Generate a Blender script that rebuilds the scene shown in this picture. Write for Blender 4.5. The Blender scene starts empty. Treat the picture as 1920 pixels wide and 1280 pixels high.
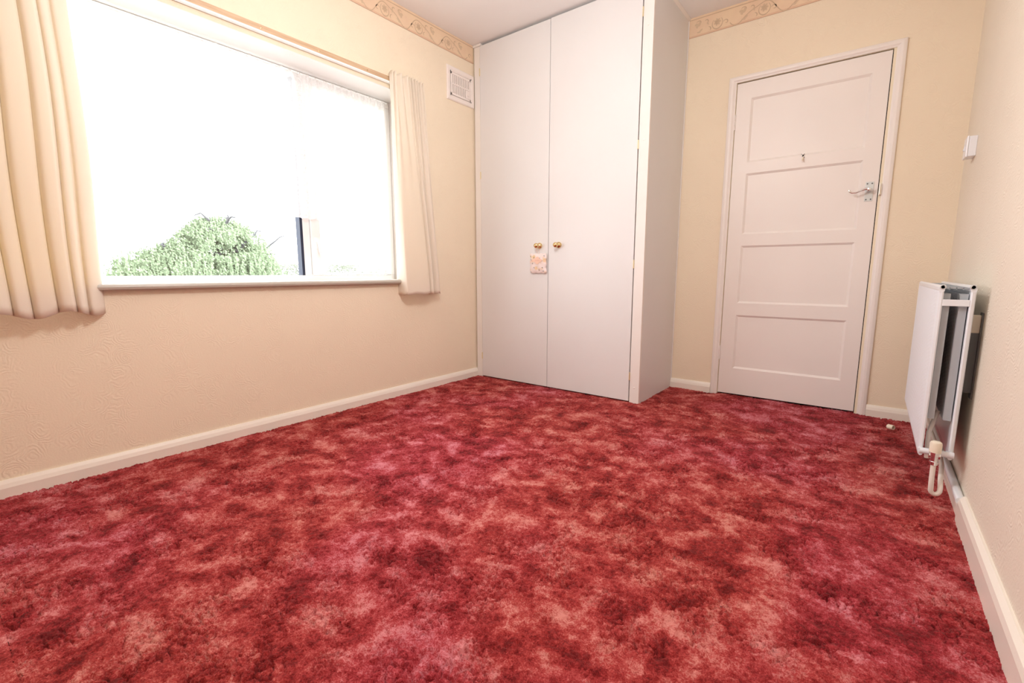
import bpy, bmesh, math, random
import numpy as np
from mathutils import Vector, Matrix

random.seed(7)
rng = np.random.default_rng(11)
C = bpy.context.scene.collection
S = bpy.context.scene
PI = math.pi

# ------------------------------------------------------------------ room size (metres, z up)
W, D, H = 2.779, 3.332, 2.450       # right wall x, door wall y, ceiling z
YB = -1.05                          # wall behind the camera
F = 2.742                           # wardrobe front
WX = 1.366                          # wardrobe side
SKT = 0.018                         # skirting depth

# ------------------------------------------------------------------ camera
cam_d = bpy.data.cameras.new('camera')
cam = bpy.data.objects.new('camera', cam_d); C.objects.link(cam)
cam_d.sensor_width = 36.0
cam_d.lens = 872.8052 / 1920 * 36.0
cam_d.clip_start = 0.02; cam_d.clip_end = 300
yaw, pitch = 0.6562, 0.1475
fw = Vector((-math.sin(yaw)*math.cos(pitch), math.cos(yaw)*math.cos(pitch), -math.sin(pitch)))
rt = Vector((math.cos(yaw), math.sin(yaw), 0))
up = rt.cross(fw)
cam.matrix_world = Matrix(((rt.x, up.x, -fw.x, 2.4714), (rt.y, up.y, -fw.y, 0.0), (rt.z, up.z, -fw.z, 0.817), (0, 0, 0, 1)))
S.camera = cam

# ------------------------------------------------------------------ world: bright overcast sky
SKY = 6.4
world = bpy.data.worlds.new('world'); S.world = world; world.use_nodes = True
bg = world.node_tree.nodes['Background']
bg.inputs[0].default_value = (0.92, 0.96, 1.0, 1); bg.inputs[1].default_value = SKY

# ------------------------------------------------------------------ the room's ceiling lamp
LAMP = (1.42, 1.15, 1.88)
ld = bpy.data.lights.new('lamp_bulb', 'POINT'); ld.energy = 44; ld.color = (1.0, 0.98, 0.965); ld.shadow_soft_size = 0.13
lo = bpy.data.objects.new('lamp_bulb', ld); C.objects.link(lo); lo.location = LAMP
# daylight portal in the window opening
pd = bpy.data.lights.new('window_portal', 'AREA'); pd.shape = 'RECTANGLE'; pd.size = 1.2; pd.size_y = 2.1
pd.cycles.is_portal = True
po = bpy.data.objects.new('window_portal', pd); C.objects.link(po)
po.location = (-0.27, 1.07, 1.36); po.rotation_euler = (0, -PI/2, 0)

S.view_settings.view_transform = 'Standard'; S.view_settings.look = 'None'
S.view_settings.gamma = 1.0; S.view_settings.use_curve_mapping = False
S.view_settings.exposure = 0.14
try:
    S.cycles.max_bounces = 12; S.cycles.diffuse_bounces = 6; S.cycles.transparent_max_bounces = 12
    S.cycles.use_denoising = True; S.cycles.sample_clamp_indirect = 6
except Exception: pass

# ------------------------------------------------------------------ materials
def mat(name, col=(.8,.8,.8), rough=.6, metal=0., spec=.5):
    m = bpy.data.materials.new(name); m.use_nodes = True
    b = m.node_tree.nodes['Principled BSDF']
    b.inputs['Base Color'].default_value = (*col, 1); b.inputs['Roughness'].default_value = rough
    b.inputs['Metallic'].default_value = metal; b.inputs['Specular IOR Level'].default_value = spec
    return m
def nd(m, typ, **kw):
    n = m.node_tree.nodes.new(typ)
    for k, v in kw.items():
        if k in ('operation', 'blend_type', 'data_type', 'feature', 'wave_type', 'bands_direction', 'noise_dimensions', 'interpolation', 'distance'): setattr(n, k, v)
        else: n.inputs[k.replace('_', ' ')].default_value = v
    return n
def lk(m, a, b): m.node_tree.links.new(a, b)
def coords(m, scale=(1,1,1)):
    t = nd(m, 'ShaderNodeTexCoord'); mp = nd(m, 'ShaderNodeMapping'); mp.inputs['Scale'].default_value = scale
    lk(m, t.outputs['Object'], mp.inputs['Vector']); return mp.outputs['Vector']
def ramp(m, fac, stops):
    r = nd(m, 'ShaderNodeValToRGB'); e = r.color_ramp.elements
    while len(e) < len(stops): e.new(.5)
    for i, (p, c) in enumerate(stops): e[i].position = p; e[i].color = (*c, 1)
    lk(m, fac, r.inputs['Fac']); return r.outputs['Color']
def bump(m, height, strength=.3, dist=.002, prev=None):
    b = nd(m, 'ShaderNodeBump', Strength=strength, Distance=dist); lk(m, height, b.inputs['Height'])
    if prev: lk(m, prev, b.inputs['Normal'])
    return b.outputs['Normal']
def bsdf(m): return m.node_tree.nodes['Principled BSDF']
def math_node(m, op, a, b=None, c=None):
    n = nd(m, 'ShaderNodeMath', operation=op)
    for i, v in enumerate((a, b, c)):
        if v is None: continue
        if isinstance(v, (int, float)): n.inputs[i].default_value = v
        else: lk(m, v, n.inputs[i])
    return n.outputs[0]

def paint(name, col, rough=.35, amp=.12):
    m = mat(name, col, rough); v = coords(m)
    n = nd(m, 'ShaderNodeTexNoise', Scale=60., Detail=3.); lk(m, v, n.inputs['Vector'])
    lk(m, bump(m, n.outputs['Fac'], amp, .001), bsdf(m).inputs['Normal'])
    n2 = nd(m, 'ShaderNodeTexNoise', Scale=3., Detail=4.); lk(m, v, n2.inputs['Vector'])
    lk(m, ramp(m, n2.outputs['Fac'], [(.3, tuple(c*.975 for c in col)), (.7, col)]), bsdf(m).inputs['Base Color'])
    return m

def wallpaper(name, col, strength):
    m = mat(name, col, .62, spec=.3); v = coords(m)
    # embossed fans: rings about scattered centres, broken up by noise
    dn = nd(m, 'ShaderNodeTexNoise', Scale=14., Detail=2.); lk(m, v, dn.inputs['Vector'])
    vm = nd(m, 'ShaderNodeMixRGB', blend_type='ADD', Fac=.065); lk(m, v, vm.inputs[1]); lk(m, dn.outputs['Color'], vm.inputs[2])
    vo = nd(m, 'ShaderNodeTexVoronoi', Scale=13.); lk(m, vm.outputs[0], vo.inputs['Vector'])
    rings = math_node(m, 'SINE', math_node(m, 'MULTIPLY', vo.outputs['Distance'], 52.))
    mk = nd(m, 'ShaderNodeTexNoise', Scale=9., Detail=2.); lk(m, v, mk.inputs['Vector'])
    mask = ramp(m, mk.outputs['Fac'], [(.44, (0,0,0)), (.54, (1,1,1))])
    h1 = math_node(m, 'MULTIPLY', rings, mask)
    gr = nd(m, 'ShaderNodeTexNoise', Scale=150., Detail=4., Roughness=.6); lk(m, v, gr.inputs['Vector'])
    h = math_node(m, 'ADD', math_node(m, 'MULTIPLY', h1, .24), math_node(m, 'MULTIPLY', gr.outputs['Fac'], .9))
    lk(m, bump(m, h, strength, .0016), bsdf(m).inputs['Normal'])
    n2 = nd(m, 'ShaderNodeTexNoise', Scale=2.2, Detail=5.); lk(m, v, n2.inputs['Vector'])
    lk(m, ramp(m, n2.outputs['Fac'], [(.3, tuple(c*.97 for c in col)), (.7, col)]), bsdf(m).inputs['Base Color'])
    return m

M_wall = wallpaper('cream_wallpaper', (.88, .775, .61), .7)
M_wall_plain = wallpaper('cream_wallpaper_soft', (.87, .765, .60), .6)
M_ceil = paint('ceiling_paint', (.88, .87, .865), .8, .15)
M_white = paint('white_gloss', (.86, .83, .80), .30)
M_door = paint('door_gloss', (.87, .825, .79), .42, .15)
M_cream = paint('cream_gloss', (.86, .78, .60), .35)
M_skirt = paint('skirting_gloss', (.88, .83, .75), .30)
M_lam = paint('wardrobe_laminate', (.78, .78, .785), .42, .05)
M_upvc = mat('white_frame', (.92, .93, .94), .25)
M_dark = mat('gasket', (.012, .02, .05), .5)
M_black = mat('gap', (.02, .018, .018), .9)
M_brass = mat('brass', (.76, .58, .30), .18, 1.)
M_brass_d = mat('brass_hinge', (.82, .74, .50), .45, .6)
M_chrome = mat('chrome', (.80, .81, .82), .14, 1.)
M_satin = mat('brushed_plate', (.66, .70, .71), .35, .35)
M_rad = mat('radiator_enamel', (.82, .865, .92), .28)
M_fin = mat('radiator_fin_shaded', (.42, .46, .50), .45)  # darker grey-blue than the enamel: the fins' shading put into the colour
M_steel = mat('bracket_steel', (.16, .17, .18), .5, .4)
M_pipe = mat('pipe_paint', (.86, .81, .75), .35)
M_cap = mat('valve_cap_plastic', (.87, .80, .66), .45)
M_plast = mat('switch_plastic', (.84, .86, .90), .3)
M_vent = mat('vent_plastic', (.87, .81, .77), .35)

# varnished curtain batten
M_wood = mat('varnished_wood', (.62, .40, .20), .22)
v = coords(M_wood, (30, 2, 30)); n = nd(M_wood, 'ShaderNodeTexNoise', Scale=3., Detail=5.); lk(M_wood, v, n.inputs['Vector'])
lk(M_wood, ramp(M_wood, n.outputs['Fac'], [(.3, (.54,.37,.23)), (.7, (.66,.48,.32))]), bsdf(M_wood).inputs['Base Color'])

# wallpaper border paper and its printed scroll
M_border = mat('border_paper', (.80, .62, .44), .6)
v = coords(M_border); n = nd(M_border, 'ShaderNodeTexNoise', Scale=9., Detail=3.); lk(M_border, v, n.inputs['Vector'])
lk(M_border, ramp(M_border, n.outputs['Fac'], [(.35, (.80,.60,.43)), (.65, (.84,.66,.46))]), bsdf(M_border).inputs['Base Color'])
M_print = mat('border_print', (.61, .455, .31), .6)
M_print2 = mat('border_print_pale', (.68, .52, .36), .6)
M_stripe = mat('border_stripe', (.70, .46, .32), .6)

# fabrics
def fabric(name, col, trans, tcol, mixf):
    m = mat(name, col, .85, spec=.2); nt = m.node_tree; b = bsdf(m)
    v = coords(m, (1, 1, 1)); n = nd(m, 'ShaderNodeTexNoise', Scale=320., Detail=2.); lk(m, v, n.inputs['Vector'])
    bn = bump(m, n.outputs['Fac'], .25, .0006); lk(m, bn, b.inputs['Normal'])
    t = nd(m, 'ShaderNodeBsdfTranslucent'); t.inputs['Color'].default_value = (*tcol, 1)
    mx = nd(m, 'ShaderNodeMixShader'); mx.inputs[0].default_value = mixf
    out = nt.nodes['Material Output']
    lk(m, b.outputs[0], mx.inputs[1]); lk(m, t.outputs[0], mx.inputs[2]); lk(m, mx.outputs[0], out.inputs['Surface'])
    return m
M_curtain = fabric('cream_curtain', (.88, .805, .70), .2, (.97, .82, .42), .15)
def sheer(name, alpha):
    m = mat(name, (.95,.95,.95), .9); nt = m.node_tree; b = bsdf(m)
    t = nd(m, 'ShaderNodeBsdfTranslucent'); t.inputs['Color'].default_value = (.97,.97,.97,1)
    tr = nd(m, 'ShaderNodeBsdfTransparent')
    m1 = nd(m, 'ShaderNodeMixShader'); m1.inputs[0].default_value = .6
    m2 = nd(m, 'ShaderNodeMixShader')
    v = coords(m, (1,1,1)); n = nd(m, 'ShaderNodeTexNoise', Scale=90., Detail=2.); lk(m, v, n.inputs['Vector'])
    a = math_node(m, 'ADD', math_node(m, 'MULTIPLY', n.outputs['Fac'], .25), alpha - .12)
    lk(m, a, m2.inputs[0])
    lk(m, b.outputs[0], m1.inputs[1]); lk(m, t.outputs[0], m1.inputs[2])
    lk(m, tr.outputs[0], m2.inputs[1]); lk(m, m1.outputs[0], m2.inputs[2]); lk(m, m2.outputs[0], nt.nodes['Material Output'].inputs['Surface'])
    return m
M_net = sheer('net_fabric', .55); M_lace = sheer('lace_edge', .62)
def glassm():
    m = mat('window_glass'); nt = m.node_tree
    tr = nd(m, 'ShaderNodeBsdfTransparent'); g = nd(m, 'ShaderNodeBsdfGlossy', Roughness=0.02)
    mx = nd(m, 'ShaderNodeMixShader'); mx.inputs[0].default_value = .05
    lk(m, tr.outputs[0], mx.inputs[1]); lk(m, g.outputs[0], mx.inputs[2]); lk(m, mx.outputs[0], nt.nodes['Material Output'].inputs['Surface'])
    return m
M_glass = glassm()

# sachet print
M_sachet = mat('floral_cotton', (.86,.74,.69), .8)
v = coords(M_sachet); vo = nd(M_sachet, 'ShaderNodeTexVoronoi', Scale=30.); lk(M_sachet, v, vo.inputs['Vector'])
blob = ramp(M_sachet, vo.outputs['Distance'], [(.32, (1,1,1)), (.55, (0,0,0))])
n = nd(M_sachet, 'ShaderNodeTexNoise', Scale=18., Detail=1.); lk(M_sachet, v, n.inputs['Vector'])
fc = ramp(M_sachet, n.outputs['Fac'], [(.35, (.86,.55,.42)), (.5, (.85,.62,.45)), (.65, (.80,.62,.30))])
mx = nd(M_sachet, 'ShaderNodeMixRGB'); mx.inputs[1].default_value = (.86,.76,.74,1); lk(M_sachet, blob, mx.inputs[0]); lk(M_sachet, fc, mx.inputs[2])
lk(M_sachet, mx.outputs[0], bsdf(M_sachet).inputs['Base Color'])
M_sachet_c = mat('peach_label', (.88,.62,.50), .7)
M_grey_ink = mat('grey_leaf_print', (.20,.22,.22), .7)
M_ink = mat('peach_ink', (.80,.50,.40), .7)

# carpet
M_carpet = mat('carpet_pile', (.4,.04,.04), .95, spec=.12); m = M_carpet
v = coords(m)
w1 = nd(m, 'ShaderNodeTexNoise', Scale=5., Detail=3.); lk(m, v, w1.inputs['Vector'])
wv = nd(m, 'ShaderNodeMixRGB', blend_type='ADD', Fac=.14); lk(m, v, wv.inputs[1]); lk(m, w1.outputs['Color'], wv.inputs[2])
n1 = nd(m, 'ShaderNodeTexNoise', Scale=11., Detail=5., Roughness=.60); lk(m, wv.outputs[0], n1.inputs['Vector'])
n3 = nd(m, 'ShaderNodeTexNoise', Scale=75., Detail=5., Roughness=.7); lk(m, v, n3.inputs['Vector'])
n5 = nd(m, 'ShaderNodeTexNoise', Scale=300., Detail=2.); lk(m, v, n5.inputs['Vector'])
f = math_node(m, 'ADD', n1.outputs['Fac'], math_node(m, 'MULTIPLY', math_node(m, 'SUBTRACT', n3.outputs['Fac'], .5), .50))
f = math_node(m, 'ADD', f, math_node(m, 'MULTIPLY', math_node(m, 'SUBTRACT', n5.outputs['Fac'], .5), .28))
c1 = ramp(m, f, [(.31, (.125,.008,.009)), (.43, (.26,.020,.021)), (.54, (.40,.052,.050)), (.70, (.62,.225,.20))])
n4 = nd(m, 'ShaderNodeTexNoise', Scale=1.1, Detail=2.); lk(m, v, n4.inputs['Vector'])
c2 = ramp(m, n4.outputs['Fac'], [(.38, (1.0,.92,1.22)), (.5, (1,1,1)), (.62, (.97,1.0,.93))])
mx = nd(m, 'ShaderNodeMixRGB', blend_type='MULTIPLY', Fac=1.); lk(m, c1, mx.inputs[1]); lk(m, c2, mx.inputs[2])
lk(m, mx.outputs[0], bsdf(m).inputs['Base Color'])
bsdf(m).inputs['Sheen Weight'].default_value = .12; bsdf(m).inputs['Sheen Tint'].default_value = (1,.6,.55,1)
bn = bump(m, n5.outputs['Fac'], .8, .002); lk(m, bn, bsdf(m).inputs['Normal'])

# ------------------------------------------------------------------ mesh helpers
def bx(bm, x0, x1, y0, y1, z0, z1, bev=0., seg=2):
    r = bmesh.ops.create_cube(bm, size=1)
    for vv in r['verts']:
        vv.co = Vector(((x0+x1)/2 + vv.co.x*(x1-x0), (y0+y1)/2 + vv.co.y*(y1-y0), (z0+z1)/2 + vv.co.z*(z1-z0)))
    if bev > 0:
        es = list({e for vv in r['verts'] for e in vv.link_edges})
        bmesh.ops.bevel(bm, geom=es, offset=bev, segments=seg, affect='EDGES', profile=.5)
def box(x0, x1, y0, y1, z0, z1, bev=0., seg=2):
    bm = bmesh.new(); bx(bm, x0, x1, y0, y1, z0, z1, bev, seg); return bm
def multi(fn):
    bm = bmesh.new(); fn(bm); return bm
def frame_of(d):
    d = d.normalized(); a = Vector((0,0,1)) if abs(d.z) < .9 else Vector((1,0,0))
    u = d.cross(a).normalized(); return u, d.cross(u).normalized()
def tube(bm, pts, r, seg=12, cap=True):
    pts = [Vector(p) for p in pts]; n = len(pts); rs = r if isinstance(r, (list, tuple)) else [r]*n
    rings = []; u = None
    for i, p in enumerate(pts):
        d = (pts[min(i+1, n-1)] - pts[max(i-1, 0)]).normalized()
        if u is None: u, w = frame_of(d)
        else:
            u = (u - d*u.dot(d)).normalized(); w = d.cross(u)
        rings.append([bm.verts.new(p + (u*math.cos(a) + w*math.sin(a))*rs[i]) for a in [2*PI*k/seg for k in range(seg)]])
    for a, b in zip(rings, rings[1:]):
        for k in range(seg): bm.faces.new((a[k], a[(k+1) % seg], b[(k+1) % seg], b[k]))
    if cap: bm.faces.new(rings[0][::-1]); bm.faces.new(rings[-1])
def lathe(bm, org, axis, prof, seg=28):
    """prof: list of (distance along axis, radius)"""
    org = Vector(org); d = Vector(axis).normalized(); u, w = frame_of(d); rings = []
    for t, r in prof:
        r = max(r, 1e-5)
        rings.append([bm.verts.new(org + d*t + (u*math.cos(a) + w*math.sin(a))*r) for a in [2*PI*k/seg for k in range(seg)]])
    for a, b in zip(rings, rings[1:]):
        for k in range(seg): bm.faces.new((a[k], a[(k+1) % seg], b[(k+1) % seg], b[k]))
    bm.faces.new(rings[0][::-1]); bm.faces.new(rings[-1])
def prism(bm, prof, axis, a0, a1):
    """extrude a closed 2-D profile along axis 'x','y','z'; prof in the two other axes in order"""
    def P(p, t):
        return {'x': (t, p[0], p[1]), 'y': (p[0], t, p[1]), 'z': (p[0], p[1], t)}[axis]
    A = [bm.verts.new(P(p, a0)) for p in prof]; B = [bm.verts.new(P(p, a1)) for p in prof]
    n = len(prof)
    for k in range(n): bm.faces.new((A[k], A[(k+1) % n], B[(k+1) % n], B[k]))
    bm.faces.new(A[::-1]); bm.faces.new(B)
def obj(name, bm, m, parent=None, smooth=False, loc=None):
    bmesh.ops.recalc_face_normals(bm, faces=bm.faces[:])
    me = bpy.data.meshes.new(name); bm.to_mesh(me); bm.free(); me.materials.append(m)
    if smooth:
        for p in me.polygons: p.use_smooth = True
        try: me.set_sharp_from_angle(angle=math.radians(38))
        except Exception: pass
    o = bpy.data.objects.new(name, me); C.objects.link(o)
    if parent: o.parent = parent; o.matrix_parent_inverse = Matrix.Translation(-parent_world(parent))
    return o
def parent_world(p):
    # a part sits at the world origin (its geometry is in room coordinates), so only a root's offset is undone
    return p.location if p.parent is None else Vector((0, 0, 0))
def tag(o, label=None, cat=None, group=None, kind=None):
    if label: o['label'] = label
    if cat: o['category'] = cat
    if group: o['group'] = group
    if kind: o['kind'] = kind
    return o
def thing(name, loc, label, cat, group=None):
    o = bpy.data.objects.new(name, None); C.objects.link(o); o.location = loc; o.empty_display_size = .05
    return tag(o, label, cat, group)
def struct(name, bm, m, parent=None, smooth=False, label=None):
    o = obj(name, bm, m, parent, smooth)
    if parent is None: o['kind'] = 'structure'
    if label: o['label'] = label
    return o

# ------------------------------------------------------------------ room shell
WY0, WY1, WZ0, WZ1 = 0.02, 2.125, 0.745, 1.940     # window opening in the left wall
bm = bmesh.new()
bx(bm, -.30, 0, YB-.1, D+.1, -.05, WZ0); bx(bm, -.30, 0, YB-.1, D+.1, WZ1, H+.05)
bx(bm, -.30, 0, YB-.1, WY0, WZ0, WZ1); bx(bm, -.30, 0, WY1, D+.1, WZ0, WZ1)
struct('wall_left', bm, M_wall, label='cream embossed wallpapered wall around the window')
# white painted lining of the window recess
bm = bmesh.new()
bx(bm, -.205, -.001, WY0, WY1, WZ1-.004, WZ1); bx(bm, -.205, -.001, WY0, WY0+.004, WZ0, WZ1-.004); bx(bm, -.205, -.001, WY1-.004, WY1, WZ0, WZ1-.004)
struct('trim_1', bm, M_white, label='white painted reveal lining the window recess')
DX0, DX1, DZ = 1.6885, 2.445, 1.98                 # door leaf
bm = bmesh.new()
bx(bm, -.3, DX0-.012, D, D+.12, -.05, H+.05); bx(bm, DX1+.022, W+.15, D, D+.12, -.05, H+.05); bx(bm, DX0-.012, DX1+.022, D, D+.12, DZ+.014, H+.05)
struct('wall_back', bm, M_wall_plain, label='cream wallpapered wall with the panelled door')
M_wall_r = wallpaper('cream_wallpaper_cool_lit', (.83, .76, .645), .8)  # cream paper made greyer: cool window light put into its colour
struct('wall_right', box(W, W+.12, YB-.1, D, -.05, H+.05), M_wall_r, label='cream textured wall behind the radiator')
struct('wall_front', box(0, W, YB-.12, YB, -.05, H+.05), M_wall_plain)
struct('ceiling', box(-.3, W+.12, YB-.12, D+.12, H, H+.1), M_ceil, label='plain white painted ceiling')
struct('floor', box(-.3, W+.12, YB-.12, D+.12, -.10, -.045), M_black, label='floor base under the red carpet')

# skirting boards: square foot, sloping shoulder
def skirt_prof(h, d): return [(0, -.012), (d, -.012), (d, h*.55), (d*.72, h*.80), (d*.35, h), (0, h)]
bm = bmesh.new(); prism(bm, skirt_prof(.060, SKT), 'y', YB, F+.001)
struct('baseboard_left', bm, M_skirt, label='cream painted skirting board below the window')
bm = bmesh.new()
prism(bm, [(D-a, b) for a, b in skirt_prof(.060, SKT)], 'x', WX+.001, 1.642)
prism(bm, [(D-a, b) for a, b in skirt_prof(.060, SKT)], 'x', 2.503, W-.02)
struct('baseboard_back', bm, M_skirt, label='white skirting board either side of the door')
bm = bmesh.new()
prism(bm, [(W-a, b) for a, b in [(0,-.012), (.020,-.012), (.020,.060), (.016,.074), (.006,.084), (0,.084)]], 'y', YB, 2.06)
prism(bm, [(W-a, b) for a, b in skirt_prof(.050, .014)], 'y', 2.06, D)
struct('baseboard_right', bm, M_skirt, label='white skirting board along the right wall')

# ------------------------------------------------------------------ wallpaper border with a printed flower scroll
def to_mesh_flat(bm, pts, w, P, lift):
    """ribbon of width w along 2-D polyline, mapped to 3-D by P(s, z, lift)"""
    n = len(pts); L = []; R = []
    for i in range(n):
        a = pts[max(i-1, 0)]; b = pts[min(i+1, n-1)]; dx, dz = b[0]-a[0], b[1]-a[1]; l = math.hypot(dx, dz) or 1
        ww = w*.8 if n > 30 else w*(.35 + .65*math.sin(PI*min(max(i/(n-1), .06), .94)))
        L.append(bm.verts.new(P(pts[i][0]-dz/l*ww, pts[i][1]+dx/l*ww, lift))); R.append(bm.verts.new(P(pts[i][0]+dz/l*ww, pts[i][1]-dx/l*ww, lift)))
    for i in range(n-1): bm.faces.new((L[i], L[i+1], R[i+1], R[i]))
def blob(bm, c, a, b, rot, P, lift, seg=10):
    vs = []
    for k in range(seg):
        t = 2*PI*k/seg; x, z = a*math.cos(t), b*math.sin(t)
        vs.append(bm.verts.new(P(c[0]+x*math.cos(rot)-z*math.sin(rot), c[1]+x*math.sin(rot)+z*math.cos(rot), lift)))
    bm.faces.new(vs)
def arc(c, r0, r1, a0, a1, n=16, sx=1., sz=1.):
    return [(c[0]+sx*(r0+(r1-r0)*k/n)*math.cos(a0+(a1-a0)*k/n), c[1]+sz*(r0+(r1-r0)*k/n)*math.sin(a0+(a1-a0)*k/n)) for k in range(n+1)]
def border(name, P, s0, s1, phase, flip, label):
    z0, z1 = 2.328, H - .001
    def slab(a, b, za, zb, lift):
        bm = bmesh.new(); vs = []
        for l in (0, lift):
            vs.append([bm.verts.new(P(*q, l)) for q in ((a, za), (b, za), (b, zb), (a, zb))])
        for k in range(4): bm.faces.new((vs[0][k], vs[0][(k+1) % 4], vs[1][(k+1) % 4], vs[1][k]))
        bm.faces.new(vs[0]); bm.faces.new(vs[1]); return bm
    o = struct(name, slab(s0, s1, z0, z1, .0012), M_border, label=label)
    for (za, zb, mm) in ((z0, z0+.0055, M_stripe), (z0+.0085, z0+.0105, M_stripe), (z1-.016, z1-.011, M_print)):
        obj('stripe_print', slab(s0, s1, za, zb, .0018), mm, o)
    vine = bmesh.new(); pale = bmesh.new(); f = -1 if flip else 1
    def near(s): return s0+.004 < s < s1-.004
    k0 = math.floor((s0-phase)/.266)-1; k1 = math.ceil((s1-phase)/.266)+1
    for k in range(k0, k1):
        cx, cz = phase + k*.266, 2.381
        wave = lambda a0, a1, n=22: [(cx+f*(a0+(a1-a0)*i/n), cz-.004+.040*math.cos(2*PI*(a0+(a1-a0)*i/n-.012)/.266) - .010*math.sin(4*PI*(a0+(a1-a0)*i/n)/.266)) for i in range(n+1)]
        segs = [
            wave(-.076, .1905, 34),                                    # vine: over the flower, down, up again
            arc((cx, cz-.006), .032, .030, PI*.75, PI*2.25, 20, f, 1.08),           # loop under the flower
            arc((cx-.052*f, cz-.014), .016, .005, PI*.1, PI*1.7, 12, f, 1.),        # tendrils
            arc((cx+.070*f, cz+.024), .018, .006, PI*1.4, PI*.2, 10, f, .9),
            arc((cx+.052*f, cz-.030), .020, .010, PI*.5, PI*1.2, 8, f, .9),
            arc((cx+.112*f, cz+.026), .018, .010, PI*.15, PI*1.1, 10, f, .8),
        ]
        for pts in segs:
            if all(near(p[0]) for p in pts): to_mesh_flat(vine, pts, .0030, P, .0022)
        if near(cx-.03) and near(cx+.03):
            for j in range(7):
                a = 2*PI*j/7; blob(pale, (cx+.013*math.cos(a), cz+.014*math.sin(a)), .009, .006, a, P, .0020)
            to_mesh_flat(vine, arc((cx, cz), .004, .013, 0, 4*PI, 22), .0014, P, .0026)
            blob(vine, (cx, cz), .004, .004, 0, P, .0028)
        for (dx, dz, a, b, r) in ((.118, .014, .014, .009, .3), (.108, .022, .010, .007, 1.2), (.130, .020, .010, .007, -.5), (.125, .004, .009, .006, .8), (.100, -.022, .014, .006, -.6), (.112, -.030, .012, .005, .2), (.058, .008, .010, .004, 1.)):
            if near(cx+dx*f-.025) and near(cx+dx*f+.025): blob(pale, (cx+dx*f, cz+dz), a, b, r*f, P, .0020+.0001*(dx*100 % 3))
    obj('scroll_print', vine, M_print, o); obj('flower_print', pale, M_print2, o)
    return o
border('trim_2', lambda s, z, l: (l, s, z), YB, F, 1.955, False, 'beige flower scroll wallpaper border above the window')
border('trim_3', lambda s, z, l: (s, D-l, z), WX, W, 1.544, True, 'beige flower scroll wallpaper border above the door')
border('trim_4', lambda s, z, l: (W-l, s, z), YB, D-.003, 0.3, False, 'beige flower scroll wallpaper border on the right wall')

# ------------------------------------------------------------------ window
FX0, FX1 = -.255, -.200
FRZ0, FRZ1 = .768, 1.934
bm = bmesh.new()
bx(bm, FX0, FX1, WY0+.006, WY1-.006, FRZ1-.040, FRZ1, .003); bx(bm, FX0, FX1, WY0+.006, WY1-.006, FRZ0, FRZ0+.032, .003)
bx(bm, FX0, FX1, WY0+.006, WY0+.050, FRZ0+.032, FRZ1-.040, .003); bx(bm, FX0, FX1, WY1-.042, WY1-.006, FRZ0+.032, FRZ1-.040, .003)
win = struct('window_1', bm, M_upvc, label='large white framed window under net curtains')
obj('mullion', box(FX0, FX1+.002, 1.462, 1.505, FRZ0+.032, FRZ1-.040, .003), M_upvc, win)
tag(obj('gasket', box(FX0+.01, FX1+.0005, 1.446, 1.462, FRZ0+.032, FRZ1-.040), M_dark, win), 'dark rubber edge of the fixed pane')
obj('glass_pane', box(-.232, -.228, WY0+.050, 1.446, FRZ0+.032, FRZ1-.040), M_glass, win)
cas = bmesh.new()   # opening casement on the right
y0, y1, z0, z1 = 1.507, WY1-.044, FRZ0+.034, FRZ1-.042
bx(cas, FX0+.01, FX1+.012, y0, y0+.060, z0, z1, .004); bx(cas, FX0+.01, FX1+.012, y1-.030, y1, z0, z1, .004)
bx(cas, FX0+.01, FX1+.012, y0+.060, y1-.030, z0, z0+.012, .003); bx(cas, FX0+.01, FX1+.012, y0+.060, y1-.030, z1-.04, z1, .004)
cas = obj('casement', cas, M_upvc, win)
obj('casement_pane', box(-.232, -.228, y0+.060, y1-.030, z0+.012, z1-.04), M_glass, cas)
bm = bmesh.new(); bx(bm, FX1+.012, FX1+.020, y0+.015, y0+.037, .955, 1.02, .002); bx(bm, FX1+.020, FX1+.036, y0+.019, y0+.033, .995, 1.010, .002)
tube(bm, [(FX1+.036, y0+.026, 1.003), (FX1+.042, y0+.028, .985), (FX1+.040, y0+.036, .93)], [.006, .006, .005], 8)
obj('window_handle', bm, M_upvc, cas, True)
bm = bmesh.new(); tube(bm, [(FX1+.016, y0+.28, z0+.020), (FX1+.016, y1-.05, z0+.024)], .004, 8); bx(bm, FX1+.012, FX1+.022, y1-.06, y1-.045, z0, z0+.03, .002)
obj('window_stay', bm, M_chrome, cas, True)
bm = bmesh.new()
prism(bm, [(-.200, WZ0), (0, WZ0), (.026, WZ0), (.033, WZ0+.004), (.036, WZ0+.012), (.033, WZ0+.021), (.026, WZ0+.025), (-.2, WZ0+.025)], 'y', WY0+.001, WY1-.001)
prism(bm, [(.0005, WZ0), (.026, WZ0), (.033, WZ0+.004), (.036, WZ0+.012), (.033, WZ0+.021), (.026, WZ0+.025), (.0005, WZ0+.025)], 'y', WY0-.03, WY1+.02)
tag(obj('window_sill', bm, M_skirt, win), 'white rounded window sill')

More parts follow.
